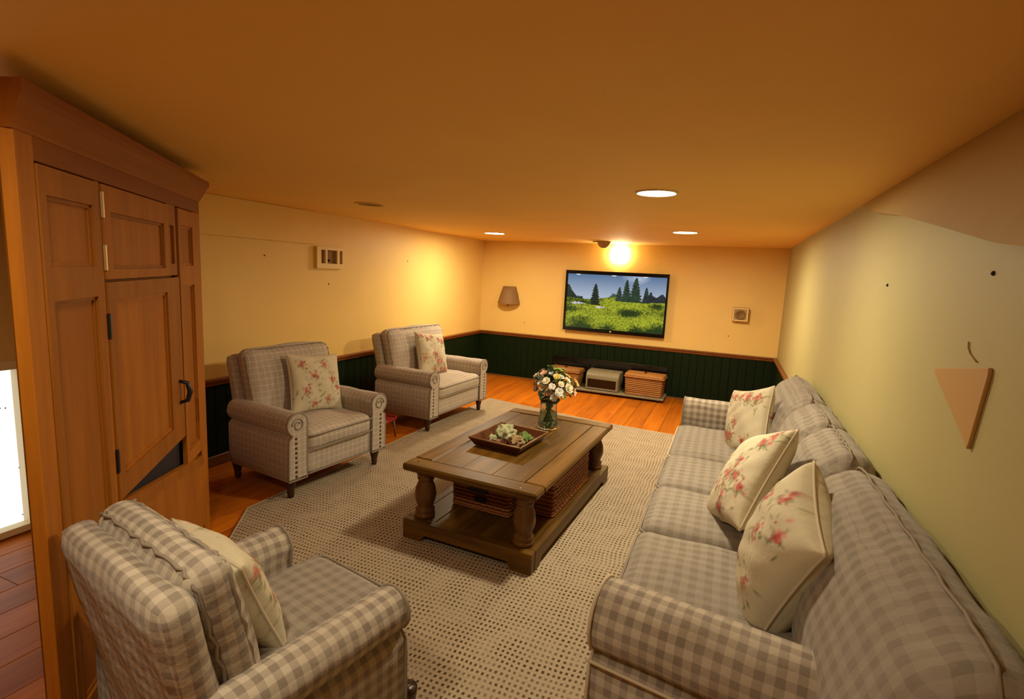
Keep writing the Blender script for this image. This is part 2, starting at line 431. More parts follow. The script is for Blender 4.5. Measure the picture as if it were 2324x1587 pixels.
struct(box('baseboard_back', (XL, YB-.028, 0), (XR, YB, .018), 'base', None, .004), 'thin floor strip along the back wall')
# raised band high on the left wall
struct(box('trim_4', (XL-.002, 1.9, 1.83), (XL+.022, 3.972, H-.001), 'wall', None, .003), 'shallow raised wall band under the ceiling')
# sloping bulge at the top of the right wall
ys = np.linspace(3.6, YF+.002, 32); vs, fs = [], []
zb = np.interp(ys[::-1], [YF, 1.14, 1.32, 1.62, 2.4, 3.1, 3.6], [1.66, 1.738, 1.77, 1.818, 1.94, 2.035, H-.004])[::-1]
for yy, z in zip(ys, zb):
    out = .20*min(1, (3.6-yy)/2.3)**1.2
    vs += [(XR+.003, yy, H-.001), (XR-.004, yy, H-.001), (XR-.004-out*.55, yy, z+(H-z)*.45), (XR-.004-out, yy, z), (XR+.003, yy, z-.012)]
for i in range(len(ys)-1):
    for j in range(5): fs.append((i*5+j, i*5+(j+1) % 5, (i+1)*5+(j+1) % 5, (i+1)*5+j))
fs += [(4, 3, 2, 1, 0), tuple(range((len(ys)-1)*5, len(ys)*5))]
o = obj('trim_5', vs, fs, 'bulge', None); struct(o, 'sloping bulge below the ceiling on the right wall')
bm = bmesh.new(); bm.from_mesh(o.data); bmesh.ops.recalc_face_normals(bm, faces=bm.faces[:]); bm.to_mesh(o.data); bm.free()
# low bright window on the left wall
wn = struct(frame('window_1', [WY0-.05, WY0, WY1-.02, WY1+.03], [.012, .05, WZ1-.02, WZ1+.03], {(1, 1)}, XL+.02, XL-.1, 'jamb', None, 'YZ'), 'low window blown out by daylight behind the cabinet')
box('pane', (XL-.06, WY0, .05), (XL-.05, WY1-.02, WZ1-.02), 'pane', wn)

# ------------------------------------------------------------------ ceiling fittings
def ceiling_lamp(x, y, r, label, lit=True, dim=1.0):
    t = thing('ceiling_lamp', label, 'ceiling light', (x, y, H), 0, 'recessed ceiling lamps')
    lathe('trim_ring', [(r, -.001), (r+.004, -.008), (r+.018, -.006), (r+.02, 0), (r, 0)], 'lamprim' if lit else 'ceil', t, 32, cap=False)
    if lit: lathe('diffuser', [(0, -.006), (r*.7, -.0055), (r, -.003)], lamp_mat(dim), t, 32, cap=False)
    else: lathe('recess_shade_disc', [(0, -.001), (r*.6, -.0012), (r, -.002)], 'ventd', t, 32, cap=False)  # no hole is cut: a flat brown disc carries the recess shade
    return t
ceiling_lamp(-.435, 3.06, .098, 'lit round ceiling lamp nearest the viewer, above the sofa cushions')
ceiling_lamp(-.478, 5.53, .108, 'lit round ceiling lamp near the right end of the television wall', True, 1.3)
ceiling_lamp(-2.806, 6.11, .12, 'lit round ceiling lamp near the corner above the brown wall sconce', True, .7)
ceiling_lamp(-2.68, 3.476, .10, 'unlit ceiling opening above the first armchair, its shade painted on a flat disc', False)
ceiling_lamp(-1.0, .36, .10, 'added unseen ceiling lamp above the viewer, between the sofa end and the near armchair', True, .5)  # invented lamp out of frame, put in to light the foreground
dm = thing('ceiling_dome', 'small tan half dome hanging from the ceiling above the television', 'dome', (-1.66, 7.18, H))
lathe('dome', [(.004, -.088), (.035, -.085), (.06, -.07), (.082, -.04), (.095, -.008), (.1, 0)], 'speaker', dm, 24)
box('tab', (-.155, -.02, -.012), (-.09, .02, -.002), 'speakerd', dm, .003)
wlmp = thing('wall_light', 'glowing rounded square light on the wall above the television', 'wall light', (-1.53, YB, 1.985))
o = cushion('diffuser', (.21, .05, .20), .045, 'walllamp', wlmp, n=(10, 4, 10), loc=(0, -.03, 0), lump=0)
box('back_plate', (-.08, -.012, -.08), (.08, 0, .08), 'lamprim', wlmp, .003)

# ------------------------------------------------------------------ television
TX0, TX1, TZ0, TZ1 = -2.292, -.806, .845, 1.735
tv = thing('television', 'wide flat television on the back wall showing conifers and green hedges', 'television', ((TX0+TX1)/2, YB, TZ0))
tw, th = TX1-TX0, TZ1-TZ0
box('back_shell', (-tw/2+.02, -.05, .02), (tw/2-.02, -.001, th-.02), 'black', tv, .01)
frame('bezel', [-tw/2, -tw/2+.032, tw/2-.028, tw/2], [0, .05, th-.05, th], {(1, 1)}, -.075, -.045, 'black', tv)
def tv_picture(W, Hh):
    yy, xx = np.mgrid[0:Hh, 0:W]; u = (xx+.5)/W; v = (yy+.5)/Hh                # v from the top
    def vnoise(sc, seed, oct=3):
        r = np.random.default_rng(seed); out = np.zeros_like(u); amp = 1; tot = 0
        for o_ in range(oct):
            s = sc*2**o_; g = r.random((int(s)+3, int(s*1.8)+3)); fx, fy = u*s*1.7, v*s
            ix, iy = fx.astype(int), fy.astype(int); a, b = fx-ix, fy-iy
            a, b = a*a*(3-2*a), b*b*(3-2*b)
            out += amp*(g[iy, ix]*(1-a)*(1-b)+g[iy, ix+1]*a*(1-b)+g[iy+1, ix]*(1-a)*b+g[iy+1, ix+1]*a*b); tot += amp; amp *= .55
        return out/tot
    top, low = np.array((.10, .20, .36)), np.array((.50, .58, .72))
    img = top+(low-top)*np.clip(v/.45, 0, 1)[..., None]**1.1
    cl = np.clip(1-np.hypot((u-.70)/.16, (v-.0)/.16), 0, 1)*vnoise(6, 3); img += cl[..., None]*.9
    n1, n2, n3 = vnoise(46, 1), vnoise(14, 2), vnoise(95, 9, 1)
    def blend(mask, col): img[mask] = (col[mask] if isinstance(col, np.ndarray) and col.ndim == 3 else np.array(col))
    def shade(base, amt): return np.array(base)[None, None]*(1+amt*(n1-.5)*2)[..., None]
    # far dark tree line at both sides
    lt = .40-.22*np.exp(-((u-.0)/.06)**2)-.03*n2; blend((u < .17) & (v > lt+.05*n1), shade((.018, .04, .028), .9))
    rt = .40-.12*np.exp(-((u-.86)/.035)**2)-.11*np.exp(-((u-.96)/.04)**2)-.05*n2; blend((u > .78) & (v > rt+.06*n1) & (v < .5), shade((.012, .03, .04), .9))
    mt = .42-.11*np.exp(-((u-.49)/.05)**2)-.03*n2; blend((u > .38) & (u < .56) & (v > mt+.06*n1), shade((.05, .10, .07), .8))
    # sunny hedges
    g_hi, g_lo = np.array((.46, .52, .03)), np.array((.012, .045, .008))
    hed = .435+.02*np.sin(u*9)-.035*np.exp(-((u-.58)/.16)**2)+.02*(n1-.5); mk = v > hed
    lum = np.clip(.62+1.5*(n1-.5)+1.1*(n3-.5), 0, 1)
    dk = np.clip(1-np.hypot((u-.66)/.16, (v-.66)/.10), 0, 1)*1.8+np.clip(1-np.hypot((u-.92)/.10, (v-.52)/.07), 0, 1)*1.8
    dk += np.clip(1-np.hypot((u-.17)/.17, (v-.90)/.17), 0, 1)*1.3+np.clip(1-np.hypot((u-.45)/.10, (v-.96)/.12), 0, 1)*1.2+np.clip(1-np.hypot((u-.95)/.16, (v-.95)/.17), 0, 1)*1.5+np.clip(1-np.hypot((u-.74)/.10, (v-.97)/.12), 0, 1)
    dk += np.clip(1-np.hypot((u-.18)/.10, (v-.52)/.04), 0, 1)*1.1+np.clip(1-np.hypot((u-.05)/.10, (v-.66)/.06), 0, 1)*.9+np.clip((v-.93)/.07, 0, 1)*.5
    mound = np.maximum.reduce([1-np.hypot((u-a_)/b_, (v-c_)/d_) for a_, b_, c_, d_ in ((.25, .30, .80, .20), (.52, .26, .88, .22), (.60, .30, .55, .16), (.85, .26, .80, .16), (.30, .20, .60, .08), (.93, .15, .50, .10))]); lum = np.clip(lum*.75+.55*np.clip(mound, -.6, .5)-dk*.72, 0, 1); col = g_lo+(g_hi-g_lo)*lum[..., None]; blend(mk, col)
    pool = (np.hypot((u-.12)/.07, (v-.54)/.025) < 1+.5*(n1-.5)) | (np.hypot((u-.36)/.05, (v-.595)/.018) < 1+(n1-.5)); blend(pool, shade((.55, .55, .5), .8))
    # conifers with notched edges
    for cx, t0, b0, hw, c in ((.30, .17, .56, .062, (.010, .028, .018)), (.545, .205, .46, .046, (.02, .05, .035)), (.615, .07, .47, .058, (.016, .05, .030)), (.705, .03, .47, .075, (.016, .05, .028)), (.81, .19, .47, .044, (.012, .035, .035))):
        f = np.clip((v-t0)/(b0-t0), 0, 1); edge = hw*(.10+.90*f**.8)*(.62+.38*np.abs(np.sin(f*27+np.sign(u-cx)*.8)))*(.75+.5*n1)
        blend((v > t0) & (v < b0) & (np.abs(u-cx) < edge), shade(c, 1.0)+.05*np.clip(n3-.7, 0, 1)[..., None])
    for lx in (.11, .48, .79): blend((np.hypot((u-lx)/.024, (v-.008)/.014) < 1), (1.0, .95, .85))
    return np.clip(img, 0, 1)
W_, H_ = 400, 224; pic = tv_picture(W_, H_)
sx0, sx1, sz0, sz1 = -tw/2+.03, tw/2-.026, .046, th-.046
gx, gz = np.meshgrid(np.linspace(sx0, sx1, W_+1), np.linspace(sz1, sz0, H_+1))
vs = np.stack([gx.ravel(), np.full(gx.size, -.058), gz.ravel()], 1)
ii, jj = np.meshgrid(np.arange(W_), np.arange(H_)); a = (jj*(W_+1)+ii).ravel()
fs = np.stack([a, a+W_+1, a+W_+2, a+1], 1)
scr = obj('screen', vs.tolist(), fs.tolist(), 'screen', tv)
ca = scr.data.color_attributes.new('Col', 'FLOAT_COLOR', 'CORNER')
cols = np.ones((W_*H_, 4, 4), np.float32); cols[:, :, :3] = pic.reshape(-1, 3)[:, None, :]
ca.data.foreach_set('color', cols.ravel())
lathe('badge', [(0, -.004), (.012, -.003), (.014, 0)], 'lamprim', tv, 12, loc=(-.02, -.076, .025)).rotation_euler = (PI/2, 0, 0)

# ------------------------------------------------------------------ wall fittings
sc = thing('wall_sconce', 'brown tapered lamp shade sconce near the left corner', 'wall lamp', (-3.215, YB, 1.17))
lathe('shade', [(.185, 0), (.17, .05), (.145, .15), (.105, .27), (.100, .27), (.14, .15), (.165, .05), (.18, 0)], 'shade', sc, 20, cap=False, half=True).rotation_euler = (0, 0, PI)
tube('stem', [(0, -.06, -.045), (0, -.06, .08), (0, -.03, .12), (0, .0, .12)], .008, 'speakerd', sc)
box('back_plate', (-.045, -.014, .06), (.045, 0, .19), 'speakerd', sc, .004)
sp_ = thing('wall_speaker', 'small tan box speaker on the wall right of the television', 'speaker', (.139, YB, 1.16))
box('case', (-.1, -.085, 0), (.1, -.0, .185), 'speaker', sp_, .008)
frame('front_frame', [-.095, -.078, .078, .095], [.006, .022, .163, .179], {(1, 1)}, -.094, -.084, 'vent', sp_)
o = lathe('cone', [(0, .002), (.02, -.002), (.03, .006), (.05, .012), (.056, .016), (.062, .01), (.064, 0)], 'speakerd', sp_, 24, loc=(0, -.086, .088)); o.rotation_euler = (PI/2, 0, 0)
vt = thing('wall_vent', 'cream framed wall vent with three openings on the left wall', 'vent', (XL, 4.17, 1.605))
frame('frame', [-.19, -.135, -.075, -.05, .09, .125, .165, .19], [0, .05, .18, .21], {(1, 1), (3, 1), (5, 1)}, .036, 0.0, 'vent', vt, 'YZ')
box('back_panel', (.001, -.17, .03), (.010, .175, .195), 'ventd', vt)
o = lathe('knob', [(0, .02), (.008, .018), (.012, .0)], 'dark', vt, 10, loc=(.01, -.01, .08)); o.rotation_euler = (0, PI/2, 0)
PLQ = [(2.078, 1.421), (1.705, 1.477), (1.702, 1.455), (1.742, 1.262), (1.750, 1.245), (1.760, 1.256), (2.055, 1.398)]
pq = prism('wall_plaque', PLQ, XR-.010, XR, 'plaque', axis='X', bev=.002)
tag(pq, 'flat tan inverted triangle mounted on the right wall above the sofa', 'wall plaque')
hw = tube('hanging_wire', [(XR-.003, a_, b_) for a_, b_ in ((1.875, 1.528), (1.869, 1.510), (1.852, 1.496), (1.825, 1.486), (1.80, 1.480))], .0022, 'plaque')
tag(hw, 'thin curved wire on the right wall above the tan triangle', 'wire')
for (p, ax, lab) in (((XR, 2.823, 1.685), 'x-', 'small black screw high on the right wall nearer the corner'), ((XR, 1.80, 1.72), 'x-', 'small black screw on the right wall nearer the viewer'),
                     ((XL, 3.395, 1.697), 'x+', 'tiny dark screw under the raised band on the left wall'), ((XL, 3.531, .882), 'x+', 'tiny dark screw above the first armchair'),
                     ((XL, 4.175, 1.453), 'x+', 'tiny dark screw just below the wall vent'), ((XL, 5.555, 1.73), 'x+', 'tiny dark screw high on the left wall near the corner'),
                     ((-2.943, YB, .891), 'y-', 'tiny dark screw below the brown wall sconce'), ((.022, YB, .948), 'y-', 'dark screw below the tan wall speaker')):
    o = lathe('wall_screw', [(0, .007), (.003, .0065), (.006, .004), (.007, 0)], 'dark', None, 8, loc=p)
    o.rotation_euler = {'x-': (0, -PI/2, 0), 'x+': (0, PI/2, 0), 'y-': (PI/2, 0, 0)}[ax]; tag(o, lab, 'screw', 'screws left in the walls')

# ------------------------------------------------------------------ built-in corner cabinet
ang = math.radians(39); CD = Vector((math.sin(ang), -math.cos(ang))); CN = Vector((math.cos(ang), math.sin(ang)))
P0 = Vector((-2.729, 2.017)); S0, S1 = -.10, 1.575; CH = 2.075
cab = thing('corner_cabinet', 'tall oak corner cabinet with panelled doors and a crown moulding', 'cabinet', (P0.x, P0.y, 0))
# local frame: +x runs along the front towards the viewer, +y points out of the front
cab.rotation_euler = (0, 0, math.atan2(CD.y, CD.x))
Mc = Matrix.Rotation(-math.atan2(CD.y, CD.x), 2)
def loc_c(x, y): return tuple(Mc @ Vector((x-P0.x, y-P0.y)))
far_l, far_r = loc_c(XL+.03, 1.90), loc_c(XL+.03, 2.40)
body = prism('body', [(S0, -.022), (far_r[0], far_r[1]), (far_l[0], far_l[1]), (S1, -.022)], 0.0, CH-.005, 'cab', cab)
# near-black sheet on the solid body paints the shade inside the open gap
box('shade_sheet', (.03, -.022, .45), (1.11, -.019, .82), 'cabshade', cab)
Z0 = .10; ZT = 1.895
box('stile', (1.49, -.02, 0), (S1, .014, CH-.10), 'cab', cab, .002)
box('stile', (1.105, -.02, Z0), (1.135, .012, ZT), 'cab', cab, .002)
frame('stile', [.312, .34, .405, .436], [1.565, 1.62, 1.80, ZT], {(1, 1)}, -.02, .012, 'cab', cab)
box('stile_panel', (.335, -.02, 1.61), (.41, .0, 1.81), 'cab', cab)
box('stile', (S0, -.02, 0), (.016, .014, ZT), 'cab', cab, .002)
box('frieze', (S0, -.02, ZT), (1.49, .014, CH-.10), 'cabh', cab, .002)
box('plinth', (.016, -.02, 0), (1.49, .006, Z0), 'cabh', cab, .002)
cr = [(-.02, CH-.115), (.016, CH-.115), (.019, CH-.105), (.024, CH-.095), (.034, CH-.075), (.05, CH-.04), (.06, CH-.025), (.06, CH+.0), (-.02, CH+.004)]
vs, fs = [], []
for s in (S0, S1):
    e = -1 if s < .5 else 1
    for a, b in cr: vs.append((s+e*max(0, a)*.7, a, b))
n = len(cr); fs = [tuple(range(n))[::-1], tuple(range(n, 2*n))]+[(i, (i+1) % n, n+(i+1) % n, n+i) for i in range(n)]
o = obj('crown', vs, fs, 'cabh', cab); bm = bmesh.new(); bm.from_mesh(o.data); bmesh.ops.recalc_face_normals(bm, faces=bm.faces[:]); bm.to_mesh(o.data); bm.free()
def cdoor(s0, s1, z0, z1, cells, fw=.055, top=None):
    """door frame with panels; cells are (z0,z1) of the recessed panels"""
    zs = [z0]
    for a, b in cells: zs += [a, b]
    zs.append(z1); xs = [s0, s0+fw, s1-fw, s1]
    d = frame('door', xs, zs, {(1, 2*i+1) for i in range(len(cells))}, -.004, .018, 'cab', cab)
    for a, b in cells:
        box('panel', (s0+fw-.004, -.004, a-.004), (s1-fw+.004, .003, b+.004), 'cab', d)
        frame('panel_bead', [s0+fw, s0+fw+.012, s1-fw-.012, s1-fw], [a, a+.012, b-.012, b], {(1, 1)}, .002, .009, 'cab', d)
    return d
cdoor(1.14, 1.485, .12, 1.89, [(.2, 1.51), (1.61, 1.81)], .035)
du = cdoor(.44, 1.10, 1.565, 1.89, [(1.60, 1.80)], .055)
xs = [.31, .485, 1.045, 1.10]; zs = [.745, .83, 1.49, 1.555]
dl = frame('door', xs, zs, {(1, 1)}, -.004, .018, 'cab', cab)
box('panel', (.481, -.004, .826), (1.049, .003, 1.494), 'cab', dl)
frame('panel_bead', [.485, .499, 1.031, 1.045], [.83, .844, 1.476, 1.49], {(1, 1)}, .002, .009, 'cab', dl)
cdoor(.022, .292, .572, 1.89, [(.64, 1.51), (1.61, 1.81)], .035)
lowp = prism('door', [(.022, .12), (1.10, .12), (1.10, .74), (.022, .535)], -.004, .018, 'cab', cab, axis='Y')
prism('top_rail', [(.022, .485), (1.10, .69), (1.10, .74), (.022, .535)], .018, .023, 'cab', lowp, axis='Y')
for z in (1.64, 1.82, .90, 1.40):
    box('hinge', (1.097, .012, z-.045), (1.108, .022, z+.045), 'brass' if z > 1.5 else 'dark', du if z > 1.5 else dl, .002)
hd = tube('handle', [(.375, .016, .935), (.368, .05, .945), (.366, .062, .99), (.368, .05, 1.035), (.375, .016, 1.045)], [.008, .011, .013, .011, .008], 'dark', dl, 8)

# ------------------------------------------------------------------ rug
rp = [(-2.84, 2.42), (-2.55, 2.02), (-2.2, 1.75), (-1.95, 1.45), (-1.9, .55), (-.05, .55), (-.05, 5.72), (-1.2, 5.80), (-2.78, 6.12)]
rg = tag(prism('area_rug', rp, .0006, .014, 'rug'), 'large beige rug of open woven yarn under the coffee table', 'rug')
tube('binding', dense([(x_, y_, .010) for x_, y_ in rp], True, .2), .008, 'rugedge', rg, 6, True)

# ------------------------------------------------------------------ upholstery builders
def arm_profile(z0, ztop, r, thick, reach):
    """closed outline (x outward, z) of a rolled arm; inner face at x=0"""
    cz = ztop-r; cx_ = r*.92+reach*0; pts = [(0, z0), (0, cz-.05)]
    for k in range(15):
        a = math.radians(200-k*(262/14)); pts.append((cx_+r*math.cos(a), cz+r*math.sin(a)))
    pts += [(thick*.98, cz-r*1.25), (thick, cz-r*1.9), (thick+.004, z0)]
    return pts
def sweep_arm(name, prof, y0, y1, mat, parent, place, seg=12, uvoff=0.0, lump=.003):
    """extrudes the profile along y; place() maps (x,y,z) into the thing"""
    n_ = len(prof); arc = [0]
    for i in range(1, n_): arc.append(arc[-1]+math.dist(prof[i], prof[i-1]))
    arc.append(arc[-1]+math.dist(prof[0], prof[-1]))
    cx_ = sum(p[0] for p in prof)/n_; cz_ = sum(p[1] for p in prof)/n_
    vs, uv, fs = [], [], []; m = n_+1
    ys_ = [y0, y0+.008]+list(np.linspace(y0+.02, y1-.02, seg))+[y1-.008, y1]
    for q, y_ in enumerate(ys_):
        s = .955 if q in (0, len(ys_)-1) else .985 if q in (1, len(ys_)-2) else 1.0
        for i in range(m):
            x_, z_ = prof[i % n_]; wv = lump*math.sin(y_*23+i*.9)
            vs.append(place(cx_+(x_-cx_)*s+wv, y_, cz_+(z_-cz_)*s+wv*.6)); uv.append((y_+uvoff, arc[i]))
    R_ = len(ys_)
    for q in range(R_-1):
        for i in range(n_): fs.append((q*m+i, q*m+i+1, (q+1)*m+i+1, (q+1)*m+i))
    for q in (0, R_-1):                                              # end caps with their own flat mapping
        b0 = len(vs); yq = ys_[q]; s = .955
        for i in range(n_):
            x_, z_ = prof[i]; vs.append(place(cx_+(x_-cx_)*s, yq, cz_+(z_-cz_)*s)); uv.append((x_, z_))
        fs.append(tuple(range(b0, b0+n_)) if q else tuple(range(b0, b0+n_))[::-1])
    o = obj(name, vs, fs, mat, parent, True, uvs=uv)
    bm = bmesh.new(); bm.from_mesh(o.data); bmesh.ops.remove_doubles(bm, verts=bm.verts[:], dist=1e-5); bmesh.ops.recalc_face_normals(bm, faces=bm.faces[:]); bm.to_mesh(o.data); bm.free()
    for p in o.data.polygons:
        if len(p.vertices) > 4: p.use_smooth = False
    return o
def turned_leg(parent, x, y, h, mat='leg'):
    lathe('leg', [(.016, 0), (.021, .004), (.023, h*.2), (.027, h*.24), (.022, h*.3), (.034, h*.62), (.040, h*.9), (.040, h)], mat, parent, 14, loc=(x, y, 0))
def armchair(label, loc, rotz, fabric, W=1.0, D=.90, hback=.93, harm=.62, nails=True, hseat=.465, setback=.0, bw=None, scale=1.0):
    """local: +y is the front, origin on the floor in the middle"""
    t = thing('armchair', label, 'armchair', loc, rotz, 'plaid armchairs'); t.scale = (scale,)*3
    zb = .14; ta = .165; r = .082; wi = W/2-ta                        # inner half width
    f0, f1 = -D/2+.04, D/2-.02-setback; bw = bw or 2*wi+.17
    b = cushion('seat_base', (2*wi+.02, D-.10, .21), .02, fabric, t, n=(12, 10, 5), loc=(0, .015, zb+.105), lump=.001)
    tube('piping', dense([(-wi, D/2-.034, zb+.012), (wi, D/2-.034, zb+.012)], False), .005, 'piping', b).location = (0, -.015, -zb-.105)
    sc_ = cushion('seat_cushion', (2*wi-.01, D-.21, .15), .045, 'softcheck' if fabric == 'gingham' else fabric, t, (.004, .018, .022), (18, 18, 7), (0, .09, hseat-.075), seed=3)
    for z in (.048, -.05):
        tube('piping', dense(rrect(2*wi+.002, D-.176, .055, 6, z), True), .0055, 'piping', sc_, 6, True)
    prof = arm_profile(zb, harm, r, ta-.02, 0)
    for s in (-1, 1):
        a = sweep_arm('arm', prof, f0+.03, f1, fabric, t, lambda x, y, z, s=s: (s*(wi+x), y, z), uvoff=.01*s)
        fp = [(s*(wi+x), f1-.003, z) for x, z in prof]
        tube('piping', dense(fp, True, .05), .0065, 'piping', a, 6, True)
        sg = [(s*(wi+r*.92+.6*r*math.cos(q)*(1-q/14)), f1+.002, harm-r+.6*r*math.sin(q)*(1-q/14)) for q in np.linspace(0, 9, 24)]
        tube('scroll', sg, .005, 'piping', a, 5)
        if nails:
            for k in range(9):
                o = lathe('nailhead', [(0, .007), (.008, .005), (.0105, 0)], 'leg', a, 8, loc=(s*(wi+ta*.55), f1-.001, zb+.03+k*.034)); o.rotation_euler = (-PI/2, 0, 0)
    hb = hback-.24; tilt = .16
    def wb_(q, v):
        q = q.copy(); up = (v[:, 2]+1)/2; q[:, 0] *= 1+.05*up; q[:, 1] -= .03*up**2; return q
    bf = cushion('back_frame', (bw, .11, hb+.09), .045, fabric, t, (0, .01, .01), (16, 6, 14), (0, -D/2+.09, .19+hb/2+.02), (tilt*.8, 0, 0), wb_, seed=5)
    bc = cushion('back_cushion', (bw-.05, .13, hb-.10), .06, fabric, t, (.0, .035, .015), (18, 8, 16), (0, -D/2+.185, .40+hb/2-.05), (tilt, 0, 0), wb_, seed=9)
    for y_ in (.042, -.042):
        lp = [(p[0]*(1+.05*(p[1]+(hb-.1)/2)/(hb-.1)), y_-.03*((p[1]+(hb-.1)/2)/(hb-.1))**2, p[1]) for p in rrect(bw-.075, hb-.115, .07)]
        tube('piping', [p+Vector((0, .006*math.sin(9*i_), 0)) for i_, p in enumerate(dense(lp, True))], .006, 'piping', bc, 6, True)
    for sx in (-1, 1):
        for sy in (-1, 1): turned_leg(t, sx*(W/2-.075), sy*(D/2-.085)+(0.0), zb+.01)
    return t
armchair('plaid armchair by the cabinet with the larger sparse floral pillow', (-2.97, 3.12, .012), -PI/2-.13, 'plaid', .96, .78)
armchair('plaid armchair nearest the back corner with a dense floral pillow', (-3.0, 5.03, .012), -PI/2-.07, 'plaid', 1.18, .80)
armchair('checked armchair in the left foreground, seen from behind its backrest', (-1.348, 1.205, .012), -.20, 'gingham', .90, .90, .92, .61, False, setback=.13, bw=.68, scale=.92)

# sofa along the right wall
SF = thing('sofa', 'long checked four seat sofa along the right wall', 'sofa', (.025, 0, .012))
sy = [1.76, 2.45, 3.05, 3.66, 4.50]
b = cushion('base', (.86, sy[-1]-sy[0]+.04, .30), .025, 'softcheck', SF, n=(8, 30, 5), loc=(.14, (sy[0]+sy[-1])/2, .165), lump=.001)
tube('piping', dense([(-.4285, sy[0]-3.13, -.13), (-.4285, sy[-1]-3.13, -.13)], False), .006, 'piping', b)
for i in range(4):
    y0, y1 = sy[i], sy[i+1]; ln = y1-y0
    q = cushion('seat_cushion', (.74, ln-.006, .17), .05, 'softcheck', SF, (.012, .0, .022), (16, 14, 7), (.055, (y0+y1)/2, .39), seed=i+1)
    tube('piping', dense(rrect(.755, ln+.002, .055, 6, .052), True), .006, 'welt' if i == 3 else 'piping', q, 6, True)
    tube('piping', dense(rrect(.755, ln+.002, .055, 6, -.05), True), .006, 'piping', q, 6, True)
bf = cushion('back_frame', (.17, sy[-1]-sy[0]+.62, .78), .06, 'softcheck', SF, (.0, 0, .0), (6, 30, 12), (.505, (sy[0]+sy[-1])/2-.14, .42), (0, .05, 0), None, seed=4)
yb = [1.10, 2.42, 3.02, 3.62, 4.62]
for i in range(4):
    y0, y1 = yb[i], yb[i+1]; ln = y1-y0
    def wq(q, v):
        q = q.copy(); up = (v[:, 2]+1)/2; q[:, 0] += .06*up**2-.025*np.clip(1-np.abs(up-.45)*2, 0, 1)*(v[:, 0] < 0); return q
    q = cushion('back_cushion', (.22, ln-.004, .56), .10, 'softcheck', SF, (.02, .0, .02), (9, 18, 14), (.427, (y0+y1)/2, .68), (0, .12, 0), wq, .006, seed=i+11)
    pl = [(.04+.004*math.sin(k_*1.9), -ln/2+.03+(ln-.06)*k_/24, .302-(.05 if k_ in (0, 24) else .012 if k_ in (1, 23) else 0)) for k_ in range(25)]
    tube('piping', pl, .0045, 'piping', q)
# near arm, slightly splayed, and far arm
prof = arm_profile(.03, .655, .115, .20, 0)
def place_near(x, y, z):
    c_, s_ = math.cos(-.17), math.sin(-.17); return (-.30+(y)*c_-(-x)*s_, 1.735+(y)*s_+(-x)*c_, z)
a = sweep_arm('arm', prof, .0, .84, 'gingham', SF, place_near, 18, lump=.004)
tube('piping', dense([place_near(x, .004, z) for x, z in prof], True, .05), .007, 'welt', a, 6, True)
tube('piping', dense([place_near(.214, y_, .43) for y_ in np.linspace(.0, .84, 12)], False), .006, 'welt', a)
def place_far(x, y, z): return (-.30+y, 4.50+x, z)
prof2 = arm_profile(.03, .675, .115, .20, 0)
a = sweep_arm('arm', prof2, .0, .86, 'gingham', SF, place_far, 18, lump=.003)
tube('piping', dense([place_far(x, .004, z) for x, z in prof2], True, .05), .007, 'piping', a, 6, True)

